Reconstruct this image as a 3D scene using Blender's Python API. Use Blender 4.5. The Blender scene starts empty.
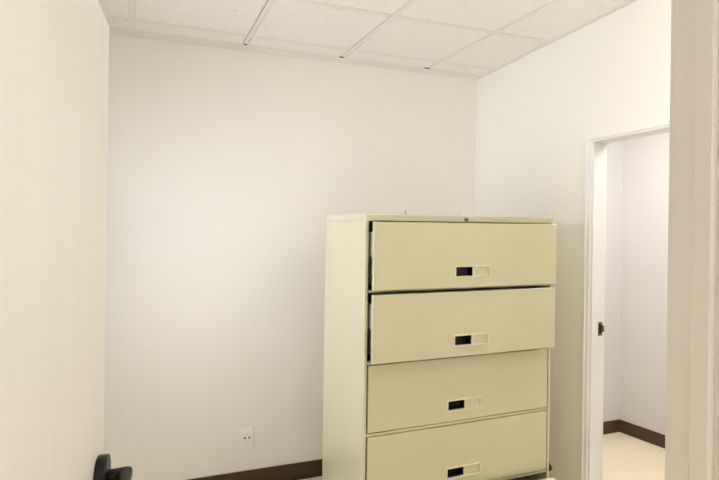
import bpy, bmesh, math
from mathutils import Matrix, Vector

sc = bpy.context.scene
COL = sc.collection
EYE = 1.598          # camera height
CEIL = 2.61          # suspended ceiling height

# ------------------------------------------------------------------ camera
TH = math.radians(19.0)
cd = bpy.data.cameras.new('camera')
cd.sensor_width = 36.0
cd.lens = 480.0 / 719.0 * 36.0
cd.shift_y = -18.4 / 719.0
cd.clip_start = 0.02
cam = bpy.data.objects.new('camera', cd)
COL.objects.link(cam)
cam.matrix_world = (Matrix.Translation((0, 0, EYE)) @ Matrix.Rotation(-TH, 4, 'Z')
                    @ Matrix.Rotation(math.radians(90), 4, 'X') @ Matrix.Rotation(math.radians(0.8), 4, 'Z'))
sc.camera = cam

# ------------------------------------------------------------------ world, exposure
w = bpy.data.worlds.new('world')
sc.world = w
w.use_nodes = True
w.node_tree.nodes['Background'].inputs[0].default_value = (1, 0.97, 0.92, 1)
w.node_tree.nodes['Background'].inputs[1].default_value = 0.2
sc.view_settings.view_transform = 'Standard'
sc.view_settings.look = 'None'
sc.view_settings.exposure = 0.0
sc.view_settings.gamma = 1.0
sc.view_settings.use_curve_mapping = False
LAMP = (0.88, 0.97, 1.16)   # cool white tubes
ROOM_LIGHT = 1.5    # emission of the middle lamp in the room
LEFT_FILL = 1.8  # unseen uplight added to brighten the cabinet side and ceiling
RIGHT_FILL = 15  # unseen pendant added to fill the right wall and drawer fronts
HALL_FILL = 27     # fill lamp added in the corridor behind the camera
WIN_FILL = 30     # fill light at the added window
NEXT_LIGHT = 33    # room through the right doorway
try:
    sc.cycles.max_bounces = 16
    sc.cycles.diffuse_bounces = 16
except Exception:
    pass

# fill light from the left, shining in through an added, unseen window
ld = bpy.data.lights.new('window_fill', 'AREA')
ld.shape = 'RECTANGLE'; ld.size = 1.35; ld.size_y = 1.0
ld.color = (0.92, 0.98, 1.12)
ld.energy = WIN_FILL
lo = bpy.data.objects.new('window_fill', ld)
COL.objects.link(lo)
lo.location = (-1.16, 2.10, 1.475)
lo.rotation_euler = (0, math.radians(-90), 0)

# ------------------------------------------------------------------ materials
def mat(name, col, rough=0.5, metal=0.0, var=0.0, vscale=(4, 4, 4), bump=0.0, bscale=(60, 60, 60), col2=None, spec=0.5):
    m = bpy.data.materials.new(name)
    m.use_nodes = True
    nt = m.node_tree
    b = nt.nodes['Principled BSDF']
    b.inputs['Base Color'].default_value = (*col, 1)
    b.inputs['Roughness'].default_value = rough
    b.inputs['Metallic'].default_value = metal
    b.inputs['Specular IOR Level'].default_value = spec
    tc = nt.nodes.new('ShaderNodeTexCoord')
    if var or col2:
        mp = nt.nodes.new('ShaderNodeMapping')
        mp.inputs['Scale'].default_value = vscale
        n = nt.nodes.new('ShaderNodeTexNoise')
        n.inputs['Scale'].default_value = 1.0
        n.inputs['Detail'].default_value = 4
        r = nt.nodes.new('ShaderNodeValToRGB')
        c2 = col2 or tuple(c * (1 - var) for c in col)
        r.color_ramp.elements[0].color = (*c2, 1)
        r.color_ramp.elements[1].color = (*col, 1)
        r.color_ramp.elements[0].position = 0.35
        r.color_ramp.elements[1].position = 0.65
        nt.links.new(tc.outputs['Object'], mp.inputs[0])
        nt.links.new(mp.outputs[0], n.inputs['Vector'])
        nt.links.new(n.outputs[0], r.inputs[0])
        nt.links.new(r.outputs[0], b.inputs['Base Color'])
    if bump:
        mp2 = nt.nodes.new('ShaderNodeMapping')
        mp2.inputs['Scale'].default_value = bscale
        n2 = nt.nodes.new('ShaderNodeTexNoise')
        n2.inputs['Scale'].default_value = 1.0
        n2.inputs['Detail'].default_value = 5
        bp = nt.nodes.new('ShaderNodeBump')
        bp.inputs['Strength'].default_value = bump
        bp.inputs['Distance'].default_value = 0.003
        nt.links.new(tc.outputs['Object'], mp2.inputs[0])
        nt.links.new(mp2.outputs[0], n2.inputs['Vector'])
        nt.links.new(n2.outputs[0], bp.inputs['Height'])
        nt.links.new(bp.outputs[0], b.inputs['Normal'])
    return m

def emit(name, col, strength):
    m = bpy.data.materials.new(name)
    m.use_nodes = True
    nt = m.node_tree
    b = nt.nodes['Principled BSDF']
    b.inputs['Base Color'].default_value = (0.8, 0.8, 0.8, 1)
    b.inputs['Emission Color'].default_value = (*col, 1)
    b.inputs['Emission Strength'].default_value = strength
    return m

M = {}
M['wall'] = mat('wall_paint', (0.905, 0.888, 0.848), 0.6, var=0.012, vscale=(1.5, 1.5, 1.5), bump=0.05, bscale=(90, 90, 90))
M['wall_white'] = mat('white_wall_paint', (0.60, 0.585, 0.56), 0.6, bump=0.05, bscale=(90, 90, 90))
M['tile'] = mat('ceiling_tile', (0.91, 0.895, 0.865), 0.9, bump=0.0)
M['tee'] = mat('ceiling_tee_enamel', (0.86, 0.84, 0.79), 0.45)
M['dark_gap'] = mat('dark_gap', (0.05, 0.045, 0.03), 0.9)
M['trim'] = mat('trim_gloss_paint', (0.88, 0.88, 0.88), 0.35, bump=0.03, bscale=(200, 200, 6))
M['jamb'] = mat('entry_jamb_paint', (0.80, 0.75, 0.69), 0.4, bump=0.03, bscale=(200, 200, 6))
M['door'] = mat('door_paint', (0.82, 0.79, 0.72), 0.4, var=0.02, vscale=(14, 14, 0.8), bump=0.06, bscale=(120, 120, 3))
M['base'] = mat('brown_rubber_base', (0.060, 0.031, 0.010), 0.45, var=0.12, vscale=(8, 8, 8))
M['floor'] = mat('speckled_vinyl_floor', (0.80, 0.70, 0.52), 0.5, col2=(0.72, 0.60, 0.42), vscale=(70, 70, 70), bump=0.02)
M['steel'] = mat('putty_enamel_steel', (0.645, 0.61, 0.415), 0.30, var=0.02, vscale=(3, 3, 3), bump=0.02, bscale=(400, 400, 400))
M['tray'] = mat('drawer_steel', (0.50, 0.47, 0.36), 0.4)
M['slide'] = mat('zinc_slide', (0.62, 0.60, 0.54), 0.35, metal=0.8)
M['bezel'] = mat('pale_pull_bezel', (0.78, 0.73, 0.57), 0.3)
M['black'] = mat('black_plastic', (0.006, 0.005, 0.006), 0.5)
M['chrome'] = mat('lock_chrome', (0.45, 0.40, 0.28), 0.25, metal=0.9)
M['lever'] = mat('dark_bronze', (0.010, 0.008, 0.007), 0.34, metal=0.0, var=0.2, vscale=(30, 30, 30), spec=0.25)
M['plate'] = mat('outlet_plastic', (0.92, 0.91, 0.89), 0.3)
M['brass'] = mat('strike_brass', (0.30, 0.15, 0.06), 0.35, metal=0.8)
M['peg'] = mat('pale_plastic', (0.85, 0.83, 0.78), 0.3)
M['grey_peg'] = mat('grey_plastic', (0.45, 0.43, 0.38), 0.4)
g = bpy.data.materials.new('added_window_glass'); g.use_nodes = True
gn = g.node_tree; gn.nodes.remove(gn.nodes['Principled BSDF'])
tr = gn.nodes.new('ShaderNodeBsdfTransparent'); gl = gn.nodes.new('ShaderNodeBsdfGlossy'); gl.inputs['Roughness'].default_value = 0.02
fr = gn.nodes.new('ShaderNodeFresnel'); mx = gn.nodes.new('ShaderNodeMixShader')
gn.links.new(fr.outputs[0], mx.inputs[0]); gn.links.new(tr.outputs[0], mx.inputs[1]); gn.links.new(gl.outputs[0], mx.inputs[2])
gn.links.new(mx.outputs[0], gn.nodes['Material Output'].inputs['Surface'])
M['glass'] = g
M['lamp_room'] = emit('room_lamp_diffuser', LAMP, ROOM_LIGHT)
M['fill_left'] = emit('left_fill_diffuser', LAMP, LEFT_FILL)
M['fill_right'] = emit('right_fill_diffuser', (0.99, 0.98, 0.92), RIGHT_FILL)
M['fill_hall'] = emit('corridor_fill_diffuser', (0.91, 0.97, 1.10), HALL_FILL)
M['lamp_next'] = emit('next_room_lamp_diffuser', (0.98, 0.98, 1.02), NEXT_LIGHT)

p = M['steel'].node_tree.nodes['Principled BSDF']
p.inputs['Coat Weight'].default_value = 1.0
p.inputs['Coat Roughness'].default_value = 0.32

# ceiling tile: fissured mineral fibre, procedural pits
nt = M['tile'].node_tree
tc = nt.nodes.new('ShaderNodeTexCoord')
v = nt.nodes.new('ShaderNodeTexNoise'); v.inputs['Scale'].default_value = 55; v.inputs['Detail'].default_value = 6
r = nt.nodes.new('ShaderNodeValToRGB')
r.color_ramp.elements[0].position = 0.33; r.color_ramp.elements[0].color = (0.83, 0.80, 0.75, 1)
r.color_ramp.elements[1].position = 0.40; r.color_ramp.elements[1].color = (0.91, 0.895, 0.865, 1)
bp = nt.nodes.new('ShaderNodeBump'); bp.inputs['Strength'].default_value = 0.3; bp.inputs['Distance'].default_value = 0.003
nt.links.new(tc.outputs['Object'], v.inputs['Vector'])
nt.links.new(v.outputs[0], r.inputs[0])
nt.links.new(r.outputs[0], nt.nodes['Principled BSDF'].inputs['Base Color'])
nt.links.new(v.outputs[0], bp.inputs['Height'])
nt.links.new(bp.outputs[0], nt.nodes['Principled BSDF'].inputs['Normal'])

# ------------------------------------------------------------------ mesh helpers
def box(bm, x0, x1, y0, y1, z0, z1, bev=0.0, seg=2):
    t = bmesh.new()
    bmesh.ops.create_cube(t, size=1.0)
    for q in t.verts:
        q.co = Vector(((x0 + x1) / 2 + q.co.x * (x1 - x0), (y0 + y1) / 2 + q.co.y * (y1 - y0), (z0 + z1) / 2 + q.co.z * (z1 - z0)))
    if bev:
        bmesh.ops.bevel(t, geom=t.edges[:], offset=bev, segments=seg, affect='EDGES', profile=0.6)
    merge(bm, t)

def merge(bm, t, mtx=None):
    if mtx is not None:
        bmesh.ops.transform(t, matrix=mtx, verts=t.verts)
    me = bpy.data.meshes.new('tmp')
    t.to_mesh(me); t.free()
    bm.from_mesh(me)
    bpy.data.meshes.remove(me)

def cyl(bm, p0, p1, r0, r1=None, n=32, bev=0.0):
    p0 = Vector(p0); p1 = Vector(p1)
    r1 = r0 if r1 is None else r1
    d = p1 - p0
    t = bmesh.new()
    bmesh.ops.create_cone(t, cap_ends=True, segments=n, radius1=r0, radius2=r1, depth=d.length)
    if bev:
        es = [e for e in t.edges if len(e.link_faces) == 2 and any(len(f.verts) > 4 for f in e.link_faces)]
        bmesh.ops.bevel(t, geom=es, offset=bev, segments=3, affect='EDGES', profile=0.5)
    q = d.to_track_quat('Z', 'Y').to_matrix().to_4x4()
    merge(bm, t, Matrix.Translation((p0 + p1) / 2) @ q)

def link(name, bm, m, parent=None, smooth=None, loc=None):
    bmesh.ops.recalc_face_normals(bm, faces=bm.faces)
    me = bpy.data.meshes.new(name)
    if smooth:
        for f in bm.faces: f.smooth = True
        for e in bm.edges:
            if len(e.link_faces) == 2 and e.calc_face_angle(0) > smooth: e.smooth = False
    bm.to_mesh(me); bm.free()
    me.materials.append(m)
    o = bpy.data.objects.new(name, me)
    COL.objects.link(o)
    if parent: o.parent = parent
    if loc: o.location = loc
    return o

def tag(o, label, cat, group=None):
    o['label'] = label; o['category'] = cat
    if group: o['group'] = group
    return o

def struct(o):
    o['kind'] = 'structure'
    return o

def empty(name, loc, rz=0.0):
    o = bpy.data.objects.new(name, None)
    COL.objects.link(o)
    o.location = loc; o.rotation_euler = (0, 0, rz)
    o.empty_display_size = 0.1
    return o

def boxes(name, m, lst, parent=None, bev=0.0):
    bm = bmesh.new()
    for b in lst: box(bm, *b, bev=bev)
    return link(name, bm, m, parent)

# ------------------------------------------------------------------ room shell
BACK = 2.93          # back wall plane
RIGHT = 1.867        # right wall plane
RT = 0.075           # right wall thickness
LEFT = -1.0
FR0, FR1 = 0.40, 0.55      # front wall (the entry doorway is in it)
DL, DR = -0.225, 0.708      # entry doorway, left / right jamb faces
HEAD = 2.135
O0, O1, OH = 0.95, 1.885, 2.011   # right doorway along y, and its height
BACKHALL = -1.4

struct(boxes('floor', M['floor'], [(-1.3, 4.6, BACKHALL - 0.1, 3.1, -0.08, 0.0)]))

# ceiling: mineral fibre panels above a white tee grid
FL = 0.098           # wall moulding width
TU = [-0.913, -0.326, 0.262, 0.848, 1.434]        # tees running away from the viewer
TV = [0.63, 1.145, 1.66, 2.175, 2.69]             # tees along the back wall
us = [-1.0] + TU + [RIGHT]
vs = [FR1] + TV + [BACK - FL + 0.013]
SKEW = 0.098         # the tees do not meet the back wall square
def skew(bm, keep=()):
    for q in bm.verts:
        if not any(abs(q.co.x - k) < 0.05 for k in keep):
            q.co.x += SKEW * (BACK - FL - q.co.y)
bm = bmesh.new()
for i in range(len(us) - 1):
    for j in range(len(vs) - 1):
        box(bm, us[i] + 0.015, us[i + 1] - 0.015, vs[j] + 0.015, vs[j + 1] - 0.015, CEIL - 0.003, CEIL + 0.010, bev=0.003, seg=1)
skew(bm, (LEFT, RIGHT))
box(bm, -1.2, RIGHT, BACKHALL - 0.1, FR1, CEIL, CEIL + 0.015)
box(bm, RIGHT, 4.6, BACKHALL - 0.1, 3.1, CEIL, CEIL + 0.015)
box(bm, -1.3, 4.6, BACKHALL - 0.1, 3.1, CEIL + 0.015, CEIL + 0.03)
ceiling = struct(link('ceiling', bm, M['tile']))

for k, u in enumerate(TU):
    bm = bmesh.new()
    wd = 0.015 if k == 1 else 0.0115
    box(bm, u - wd, u + wd, FR1, BACK - FL - (0.0 if k < 2 else 0.012), CEIL - 0.0035, CEIL + 0.001, bev=0.001, seg=1)
    skew(bm)
    link('ceiling_tee', bm, M['tee'], ceiling)
for k, vv in enumerate(TV):
    bm = bmesh.new()
    box(bm, LEFT, RIGHT, vv - 0.0115, vv + 0.0115, CEIL - 0.003, CEIL + 0.001, bev=0.001, seg=1)
    link('ceiling_tee', bm, M['tee'], ceiling)
# dark slits where three of the tees stop short of the moulding
for u, wd in ((0.266, 0.008), (0.842, 0.013), (1.426, 0.022)):
    bm = bmesh.new()
    box(bm, u - wd, u + wd, BACK - FL - 0.009, BACK - FL + 0.003, CEIL - 0.0046, CEIL + 0.001)
    link('tee_gap', bm, M['dark_gap'], ceiling)
bm = bmesh.new()
box(bm, LEFT, RIGHT, BACK - FL, BACK, CEIL - 0.004, CEIL + 0.001, bev=0.0015, seg=1)
struct(link('trim_1', bm, M['tee']))
bm = bmesh.new()
box(bm, RIGHT - 0.012, RIGHT, FR1, BACK - FL, CEIL - 0.004, CEIL + 0.001, bev=0.0015, seg=1)
struct(link('trim_2', bm, M['tee']))

TOP = CEIL + 0.03
struct(boxes('wall_back', M['wall'], [(LEFT - 0.1, RIGHT + RT, BACK, BACK + 0.1, 0, TOP)]))
WV0, WV1, WZ0, WZ1 = 1.60, 2.60, 0.80, 2.15     # window added in the left wall for the fill light, out of the frame
struct(boxes('wall_left', M['wall'], [(LEFT - 0.1, LEFT, BACKHALL, WV0, 0, TOP), (LEFT - 0.1, LEFT, WV1, BACK, 0, TOP),
                                      (LEFT - 0.1, LEFT, WV0, WV1, 0, WZ0), (LEFT - 0.1, LEFT, WV0, WV1, WZ1, TOP)]))
win = struct(empty('added_window_1', (LEFT - 0.06, (WV0 + WV1) / 2, WZ0)))
wh, wz = (WV1 - WV0) / 2, WZ1 - WZ0
boxes('added_window_frame', M['trim'], [(-0.03, 0.03, -wh, -wh + 0.04, 0, wz), (-0.03, 0.03, wh - 0.04, wh, 0, wz),
                                  (-0.03, 0.03, -wh + 0.04, wh - 0.04, 0, 0.04), (-0.03, 0.03, -wh + 0.04, wh - 0.04, wz - 0.04, wz)], win, bev=0.002)
boxes('added_window_pane', M['glass'], [(-0.003, 0.003, -wh + 0.04, wh - 0.04, 0.04, wz - 0.04)], win)
boxes('added_window_sill', M['trim'], [(0.03, 0.09, -wh, wh, -0.02, 0.0)], win, bev=0.003)
struct(boxes('wall_right', M['wall'], [(RIGHT, RIGHT + RT, O1, BACK, 0, TOP), (RIGHT, RIGHT + RT, BACKHALL, O0, 0, TOP),
                                       (RIGHT, RIGHT + RT, O0, O1, OH, TOP)]))
struct(boxes('wall_front', M['wall'], [(LEFT, DL - 0.02, FR0, FR1, 0, TOP), (DR + 0.02, RIGHT, FR0, FR1, 0, TOP),
                                       (DL - 0.02, DR + 0.02, FR0, FR1, HEAD + 0.02, TOP)]))
struct(boxes('wall_corridor', M['wall'], [(LEFT - 0.1, 4.6, BACKHALL - 0.1, BACKHALL, 0, TOP)]))

# next room, seen through the right doorway
NC = (3.135, 2.853)
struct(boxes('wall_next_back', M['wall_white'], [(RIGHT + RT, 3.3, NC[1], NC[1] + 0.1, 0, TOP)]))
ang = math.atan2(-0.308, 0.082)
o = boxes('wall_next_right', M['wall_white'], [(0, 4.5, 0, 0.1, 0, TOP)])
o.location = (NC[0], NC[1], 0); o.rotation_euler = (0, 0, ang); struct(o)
bm = bmesh.new(); box(bm, RIGHT + RT, NC[0] - 0.004, NC[1] - 0.008, NC[1], 0, 0.096, bev=0.003)
struct(link('baseboard_next_back', bm, M['base']))
bm = bmesh.new(); box(bm, 0.004, 4.3, -0.008, 0, 0, 0.096, bev=0.003)
o = struct(link('baseboard_next_right', bm, M['base'])); o.location = (NC[0], NC[1], 0); o.rotation_euler = (0, 0, ang)

# baseboards: cove base with a small toe
def baseboard(name, x0, x1, y0, y1, toe):
    bm = bmesh.new()
    box(bm, x0, x1, y0, y1, 0, 0.100, bev=0.003)
    box(bm, *toe, 0, 0.012, bev=0.004)
    struct(link(name, bm, M['base']))
baseboard('baseboard_back', LEFT + 0.008, RIGHT - 0.008, BACK - 0.008, BACK, (LEFT + 0.008, RIGHT - 0.008, BACK - 0.018, BACK))
baseboard('baseboard_left', LEFT, LEFT + 0.008, FR1, BACK - 0.001, (LEFT, LEFT + 0.018, FR1, BACK - 0.018))
baseboard('baseboard_right', RIGHT - 0.008, RIGHT, O1 + 0.055, BACK - 0.001, (RIGHT - 0.018, RIGHT, O1 + 0.055, BACK - 0.018))

# right doorway: jamb lining and a flat casing with a raised outer bead
bm = bmesh.new()
JT = 0.018
x0, x1 = RIGHT - 0.004, RIGHT + RT + 0.004
box(bm, x0, x1, O1 - JT, O1, 0, OH, bev=0.002); box(bm, x0, x1, O0, O0 + JT, 0, OH, bev=0.002)
box(bm, x0, x1, O0, O1, OH - 0.006, OH, bev=0.002)
lining = struct(link('trim_3', bm, M['trim']))
bm = bmesh.new()
CW = 0.03
HC = 0.012
for xa, xb in ((RIGHT - 0.014, RIGHT), (RIGHT + RT, RIGHT + RT + 0.014)):
    y1 = O1 - 0.006
    box(bm, xa, xb, y1, y1 + CW, 0, OH + HC, bev=0.003)
    box(bm, xa, xb, O0 + 0.006 - CW, O0 + 0.006, 0, OH + HC, bev=0.003)
    box(bm, xa, xb, O0 + 0.006, y1, OH - 0.004, OH + HC, bev=0.003)
xa, xb = RIGHT - 0.02, RIGHT - 0.012
y1 = O1 - 0.006 + CW
box(bm, xa, xb, y1 - 0.010, y1, 0, OH + HC, bev=0.003)
box(bm, xa, xb, O0, y1 - 0.010, OH + HC - 0.006, OH + HC, bev=0.003)
struct(link('trim_4', bm, M['trim']))

# strike plate on the far lining
ys = O1 - JT
e = empty('strike_plate', (RIGHT + 0.053, ys, 1.081))
tag(e, 'small brass strike plate set in the white lining of the right doorway', 'strike plate')
bm = bmesh.new()
box(bm, -0.016, 0.010, -0.0018, 0.0, -0.034, 0.034, bev=0.0008, seg=1)
link('plate', bm, M['brass'], e)
bm = bmesh.new(); box(bm, 0.009, 0.022, -0.0026, 0.0, -0.016, 0.016, bev=0.001, seg=1)
link('lip', bm, M['brass'], e)
bm = bmesh.new(); box(bm, -0.014, 0.008, -0.0024, 0.0, -0.024, 0.024)
link('latch_hole', bm, M['black'], e)
for z in (-0.026, 0.026):
    bm = bmesh.new(); cyl(bm, (-0.003, -0.0026, z), (-0.003, 0, z), 0.0035, n=12)
    link('screw', bm, M['chrome'], e)

# entry doorway: jamb with rabbet and stop, casings both sides
bm = bmesh.new()
box(bm, DR, DR + 0.02, FR0, FR1, 0, HEAD + 0.02, bev=0.002)
box(bm, DL - 0.02, DL, FR0, FR1, 0, HEAD + 0.02, bev=0.002)
box(bm, DL, DR, FR0, FR1, HEAD, HEAD + 0.02, bev=0.002)
box(bm, DR - 0.011, DR + 0.001, 0.484, 0.513, 0, HEAD, bev=0.003)
box(bm, DL - 0.001, DL + 0.011, 0.484, 0.513, 0, HEAD, bev=0.003)
box(bm, DL, DR, 0.484, 0.513, HEAD - 0.011, HEAD + 0.001, bev=0.003)
struct(link('trim_5', bm, M['jamb']))
bm = bmesh.new()
for ya, yb in ((FR1, FR1 + 0.014), (FR0 - 0.014, FR0)):
    box(bm, DR + 0.006, DR + 0.061, ya, yb, 0, HEAD + 0.061, bev=0.003)
    box(bm, DL - 0.061, DL - 0.006, ya, yb, 0, HEAD + 0.061, bev=0.003)
    box(bm, DL - 0.006, DR + 0.006, ya, yb, HEAD + 0.006, HEAD + 0.061, bev=0.003)
struct(link('trim_6', bm, M['jamb']))

# entry door, swung open into the room; visible face at x = -0.22
DX = -0.22
dr = struct(empty('door_1', (DX, FR1 + 0.016, 0)))
DLEN = 0.860
bm = bmesh.new()
box(bm, -0.045, 0.0, 0.0, DLEN, 0.008, 2.108, bev=0.0025)
slab = link('door_leaf', bm, M['door'], dr)
HZ, HY = 0.953, DLEN - 0.095
h = empty('lever_handle', (0, HY, HZ)); h.parent = dr
bm = bmesh.new(); cyl(bm, (0, 0, 0), (0.025, 0, 0), 0.054, n=48, bev=0.004)
link('rose', bm, M['lever'], h, smooth=math.radians(50))
bm = bmesh.new(); cyl(bm, (0.026, 0, 0), (0.062, 0, 0), 0.0180, n=32, bev=0.001)
link('neck', bm, M['lever'], h, smooth=math.radians(50))
bm = bmesh.new()
t = bmesh.new()
N = 14
prev = None
for k in range(N + 1):                        # arm sweeps back toward the hinge, tapering
    f = k / N
    y = 0.009 - 0.125 * f
    hz = 0.0165 - 0.004 * f
    xo = 0.080 - 0.010 * f * f; xi = 0.040 + 0.018 * min(1, f * 2) - 0.012 * f * f
    ring = []
    for a in range(16):
        c, s = math.cos(2 * math.pi * a / 16), math.sin(2 * math.pi * a / 16)
        sg = lambda q: math.copysign(abs(q) ** 0.55, q)
        ring.append(t.verts.new(((xo + xi) / 2 + (xo - xi) / 2 * sg(c), y, hz * sg(s))))
    if prev:
        for a in range(16):
            t.faces.new((prev[a], prev[(a + 1) % 16], ring[(a + 1) % 16], ring[a]))
    else:
        t.faces.new(ring)
    prev = ring
t.faces.new(prev)
merge(bm, t)
link('lever', bm, M['lever'], h, smooth=math.radians(50))
bm = bmesh.new(); box(bm, -0.036, -0.009, DLEN - 0.001, DLEN + 0.0015, HZ - 0.03, HZ + 0.03, bev=0.0006, seg=1)
link('latch_plate', bm, M['brass'], dr)
for z in (0.25, 1.05, 1.86):
    bm = bmesh.new(); cyl(bm, (0.004, -0.008, z - 0.045), (0.004, -0.008, z + 0.045), 0.006, n=16, bev=0.001)
    link('hinge', bm, M['chrome'], dr, smooth=0.6)

# ------------------------------------------------------------------ ceiling lamps; left, right and corridor ones are added fill
def lamp(loc, sx, sy, m, label, drop=0.0, up=False):
    """recessed panel, or (drop > 0) a slim pendant fixture whose lens hangs below the ceiling"""
    e = empty('ceiling_light', loc)
    tag(e, label, 'ceiling light')
    bm = bmesh.new(); th = 0.02
    if drop:
        box(bm, -sx * 0.45, sx * 0.45, -sy, sy, -drop + 0.060, -drop + 0.070, bev=0.002, seg=1)
        for s_ in (-1, 1):
            a, b = sorted((s_ * sy, s_ * (sy + 0.012)))
            box(bm, -sx, sx, a, b, -drop, -drop + 0.070, bev=0.003, seg=1)
        link('housing', bm, M['tee'], e)
        for s_ in (-0.7, 0.7):
            bm = bmesh.new(); cyl(bm, (0, s_ * sy, -drop + 0.068), (0, s_ * sy, -0.01), 0.004, n=12); cyl(bm, (0, s_ * sy, -0.012), (0, s_ * sy, 0), 0.03, n=24, bev=0.003)
            link('suspension_rod', bm, M['tee'], e)
        bm = bmesh.new(); box(bm, -sx, sx, -sy, sy, -drop, -drop + 0.0605, bev=0.018, seg=3)
        link('diffuser', bm, m, e)
        if up:                              # lens on top, housing below: light goes to the ceiling
            for c in e.children:
                if c.name.startswith(('housing', 'diffuser')):
                    c.scale.z = -1; c.location.z = -2 * drop + 0.065
        return
    for a in ((-sx, sx, -sy, -sy + th), (-sx, sx, sy - th, sy), (-sx, -sx + th, -sy + th, sy - th), (sx - th, sx, -sy + th, sy - th)):
        box(bm, *a, -0.03, 0, bev=0.002, seg=1)
    link('frame', bm, M['tee'], e)
    bm = bmesh.new(); box(bm, -sx + th, sx - th, -sy + th, sy - th, -0.024, -0.004)
    link('diffuser', bm, m, e)
lamp((0.20, 1.40, CEIL - 0.003), 0.07, 0.45, M['lamp_room'], 'slim white ceiling light in the middle of the office, nearest the open door', 0.085)
lamp((-0.60, 1.20, CEIL - 0.003), 0.09, 0.5, M['fill_left'], 'added slim white fill uplight beside the left wall behind the open door', 0.30, True)
lamp((1.22, 0.78, CEIL - 0.003), 0.09, 0.22, M['fill_right'], 'added short white fill pendant above the right doorway side of the office', 0.20)
lamp((0.80, -0.75, CEIL), 0.25, 0.25, M['fill_hall'], 'added square white fill light in the corridor outside the office')
lamp((2.55, 1.70, CEIL), 0.3, 0.3, M['lamp_next'], 'square white ceiling light in the room beyond the right doorway')

# ------------------------------------------------------------------ filing cabinet
W, D, H = 0.948, 0.585, 1.630
LID, PITCH = 0.0285, 0.2943
CR = math.radians(1.2)
CX, CY = 0.659 + W / 2 * math.cos(CR), 1.834 + W / 2 * math.sin(CR)
cab = empty('filing_cabinet', (CX, CY, 0), CR)
tag(cab, 'tall putty beige steel lateral filing cabinet with five drawers against the right wall', 'filing cabinet')
hw = W / 2
ZT = H - LID
ZB = ZT - 5 * PITCH
bm = bmesh.new()
st = 0.013
box(bm, -hw, -hw + st, 0, D, 0.02, ZT, bev=0.0015, seg=1)
box(bm, hw - st, hw, 0, D, 0.02, ZT, bev=0.0015, seg=1)
box(bm, -hw + st, hw - st, D - 0.012, D, 0.02, ZT)
box(bm, -hw + st, hw - st, 0.01, D - 0.012, ZB - 0.02, ZB)
box(bm, -hw + st, hw - st, 0.002, 0.012, 0.06, ZB, bev=0.001, seg=1)
link('body', bm, M['steel'], cab)
bm = bmesh.new()
box(bm, -hw + 0.004, hw - 0.004, 0.03, D - 0.004, 0.0, 0.06, bev=0.002, seg=1)
link('plinth', bm, M['steel'], cab)
bm = bmesh.new(); box(bm, -hw - 0.0005, hw + 0.0005, -0.001, D, ZT, H, bev=0.003)
link('top_panel', bm, M['steel'], cab)
for i in range(1, 5):
    z = ZT - PITCH * i
    bm = bmesh.new(); box(bm, -hw + st, hw - st, 0.004, 0.035, z, z + 0.011, bev=0.001, seg=1)
    link('rail', bm, M['steel'], cab)
bm = bmesh.new()
cyl(bm, (-0.003, -0.0085, ZT + 0.0135), (-0.003, 0.004, ZT + 0.0135), 0.0098, n=24, bev=0.0015)
lk = link('lock', bm, M['chrome'], cab, smooth=0.6)
bm = bmesh.new(); cyl(bm, (-0.006, -0.0094, ZT + 0.0125), (-0.006, -0.007, ZT + 0.0125), 0.0052, n=16)
link('keyhole', bm, M['black'], lk)
bm = bmesh.new()  # unidentified dark shape at the cabinet edge, built as a black stub
cyl(bm, (hw, 0.020, 0.440), (hw + 0.022, 0.020, 0.428), 0.024, 0.014, n=20, bev=0.002)
b_ = link('stub', bm, M['black'], cab, smooth=0.6); b_['label'] = 'unidentified black bumper'

def drawer_front(z0, z1, px, pz, pw, ph):
    """front panel with a rectangular opening for the pull; local y=0 is the face"""
    xs = [-hw + 0.020, px - pw, px + pw, hw - 0.019]
    zs = [z0, pz - ph, pz + ph, z1]
    T = 0.022
    bm = bmesh.new()
    g = [[bm.verts.new((x, 0, z)) for z in zs] for x in xs]
    k = [[bm.verts.new((x, T, z)) for z in zs] for x in xs]
    for i in range(3):
        for j in range(3):
            if i == 1 and j == 1: continue
            bm.faces.new((g[i][j], g[i + 1][j], g[i + 1][j + 1], g[i][j + 1]))
            bm.faces.new((k[i][j], k[i][j + 1], k[i + 1][j + 1], k[i + 1][j]))
    outer = []
    for i in range(3):
        for j in (0, 3):
            bm.faces.new((g[i][j], k[i][j], k[i + 1][j], g[i + 1][j])); outer.append((g[i][j], g[i + 1][j]))
            bm.faces.new((g[j][i], k[j][i], k[j][i + 1], g[j][i + 1])); outer.append((g[j][i], g[j][i + 1]))
    for a, b in (((1, 1), (2, 1)), ((2, 1), (2, 2)), ((2, 2), (1, 2)), ((1, 2), (1, 1))):
        bm.faces.new((g[a[0]][a[1]], g[b[0]][b[1]], k[b[0]][b[1]], k[a[0]][a[1]]))
    es = []
    for a, b in outer:
        e = bm.edges.get((a, b))
        if e: es.append(e)
    bmesh.ops.bevel(bm, geom=es, offset=0.003, segments=3, affect='EDGES', profile=0.5)
    return bm

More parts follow.
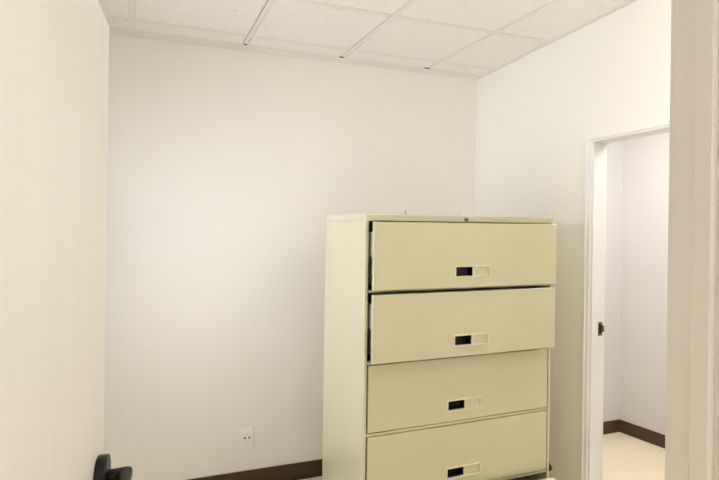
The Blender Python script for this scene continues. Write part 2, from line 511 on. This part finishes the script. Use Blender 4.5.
OUT = [0.048, 0.046, 0.0, 0.0, 0.066]
for i in range(5):
    zt = ZT - PITCH * i
    z0, z1 = zt - PITCH + 0.0155, zt - 0.003 + (0.003 if i == 4 else 0)
    px, pz, pw, ph = 0.002, zt - 0.211, 0.084, 0.0225
    d = link('drawer', drawer_front(z0, z1, px, pz, pw, ph), M['steel'], cab, loc=(0, -OUT[i], 0))
    # pale bezel round the pull
    bm = bmesh.new()
    q = 0.006
    for a in ((px - pw - 0.003, px + pw + 0.003, pz + ph - q + 0.003, pz + ph + 0.003), (px - pw - 0.003, px + pw + 0.003, pz - ph - 0.003, pz - ph + q - 0.003),
              (px - pw - 0.003, px - pw + q - 0.003, pz - ph + q - 0.003, pz + ph - q + 0.003), (px + pw - q + 0.003, px + pw + 0.003, pz - ph + q - 0.003, pz + ph - q + 0.003),
              (px + 0.001, px + 0.007, pz - ph + q - 0.003, pz + ph - q + 0.003)):
        box(bm, a[0], a[1], -0.0035, 0.012, a[2], a[3], bev=0.0012, seg=1)
    o = link('pull_bezel', bm, M['bezel'], d); o['label'] = 'pale raised bezel'
    bm = bmesh.new()                        # black finger cup, left half
    xa, xb, za, zb, yb = px - pw, px + 0.003, pz - ph, pz + ph, 0.034
    box(bm, xa, xb, yb - 0.002, yb, za, zb)
    box(bm, xa, xa + 0.003, 0.004, yb, za, zb); box(bm, xb - 0.003, xb, 0.004, yb, za, zb)
    box(bm, xa, xb, 0.004, yb, za, za + 0.003); box(bm, xa, xb, 0.004, yb, zb - 0.003, zb)
    o = link('pull_cup', bm, M['black'], d); o['label'] = 'black recessed finger cup'
    bm = bmesh.new(); box(bm, px + 0.003, px + pw - 0.002, 0.003, 0.006, za, zb)
    link('label_holder', bm, M['steel'], d)
    # drawer tray and slides
    xi = hw - 0.042
    bm = bmesh.new()
    box(bm, -xi, -xi + 0.002, 0.022, 0.50, z0 + 0.015, z1 - 0.06)
    box(bm, xi - 0.002, xi, 0.022, 0.50, z0 + 0.015, z1 - 0.06)
    box(bm, -xi, xi, 0.022, 0.50, z0 + 0.012, z0 + 0.015)
    box(bm, -xi, xi, 0.498, 0.50, z0 + 0.015, z1 - 0.06)
    link('tray', bm, M['tray'], d)
    for s in (-1, 1):
        bm = bmesh.new()
        a, b = sorted((s * xi, s * (xi + 0.017)))
        box(bm, a, b, 0.022, 0.52, z1 - 0.145, z1 - 0.042, bev=0.002, seg=1)
        link('slide', bm, M['steel'], d)
        bm = bmesh.new(); box(bm, a, b, 0.022, 0.05, z1 - 0.208, z1 - 0.192, bev=0.002, seg=1)
        link('catch', bm, M['slide'], d)

# two tiny pegs standing on the cabinet top
bm = bmesh.new(); cyl(bm, (0, 0, 0), (0, 0, 0.020), 0.0035, 0.0028, n=16, bev=0.0008)
tag(link('peg', bm, M['grey_peg'], None, smooth=0.6, loc=(0.887, 1.95, H)), 'tiny grey peg standing on the left part of the filing cabinet top', 'peg')
bm = bmesh.new(); cyl(bm, (0, 0, 0), (0, 0, 0.003), 0.006, n=16); cyl(bm, (0, 0, 0.003), (0, 0, 0.019), 0.004, 0.003, n=16, bev=0.001)
tag(link('peg', bm, M['peg'], None, smooth=0.6, loc=(1.176, 1.95, H)), 'tiny white peg standing on the filing cabinet top above its lock', 'peg')

# ------------------------------------------------------------------ wall outlet
e = empty('wall_outlet', (0.315, BACK, 0.30))
tag(e, 'white electrical outlet plate low on the back wall beside the filing cabinet', 'outlet')
bm = bmesh.new(); box(bm, -0.036, 0.036, -0.010, 0, -0.058, 0.058, bev=0.004)
link('face_plate', bm, M['plate'], e)
bm = bmesh.new(); box(bm, -0.026, 0.026, -0.0125, 0, -0.042, 0.042, bev=0.002)
rc = link('receptacle', bm, M['plate'], e)
for x in (-0.013, 0.013):
    bm = bmesh.new(); cyl(bm, (x, -0.0132, 0.0), (x, -0.004, 0.0), 0.006, n=16)
    link('socket_hole', bm, M['black'], rc)
for z in (-0.024, 0.024):
    bm = bmesh.new(); cyl(bm, (0, -0.0134, z), (0, -0.004, z), 0.0035, n=12)
    link('screw', bm, M['slide'], rc)
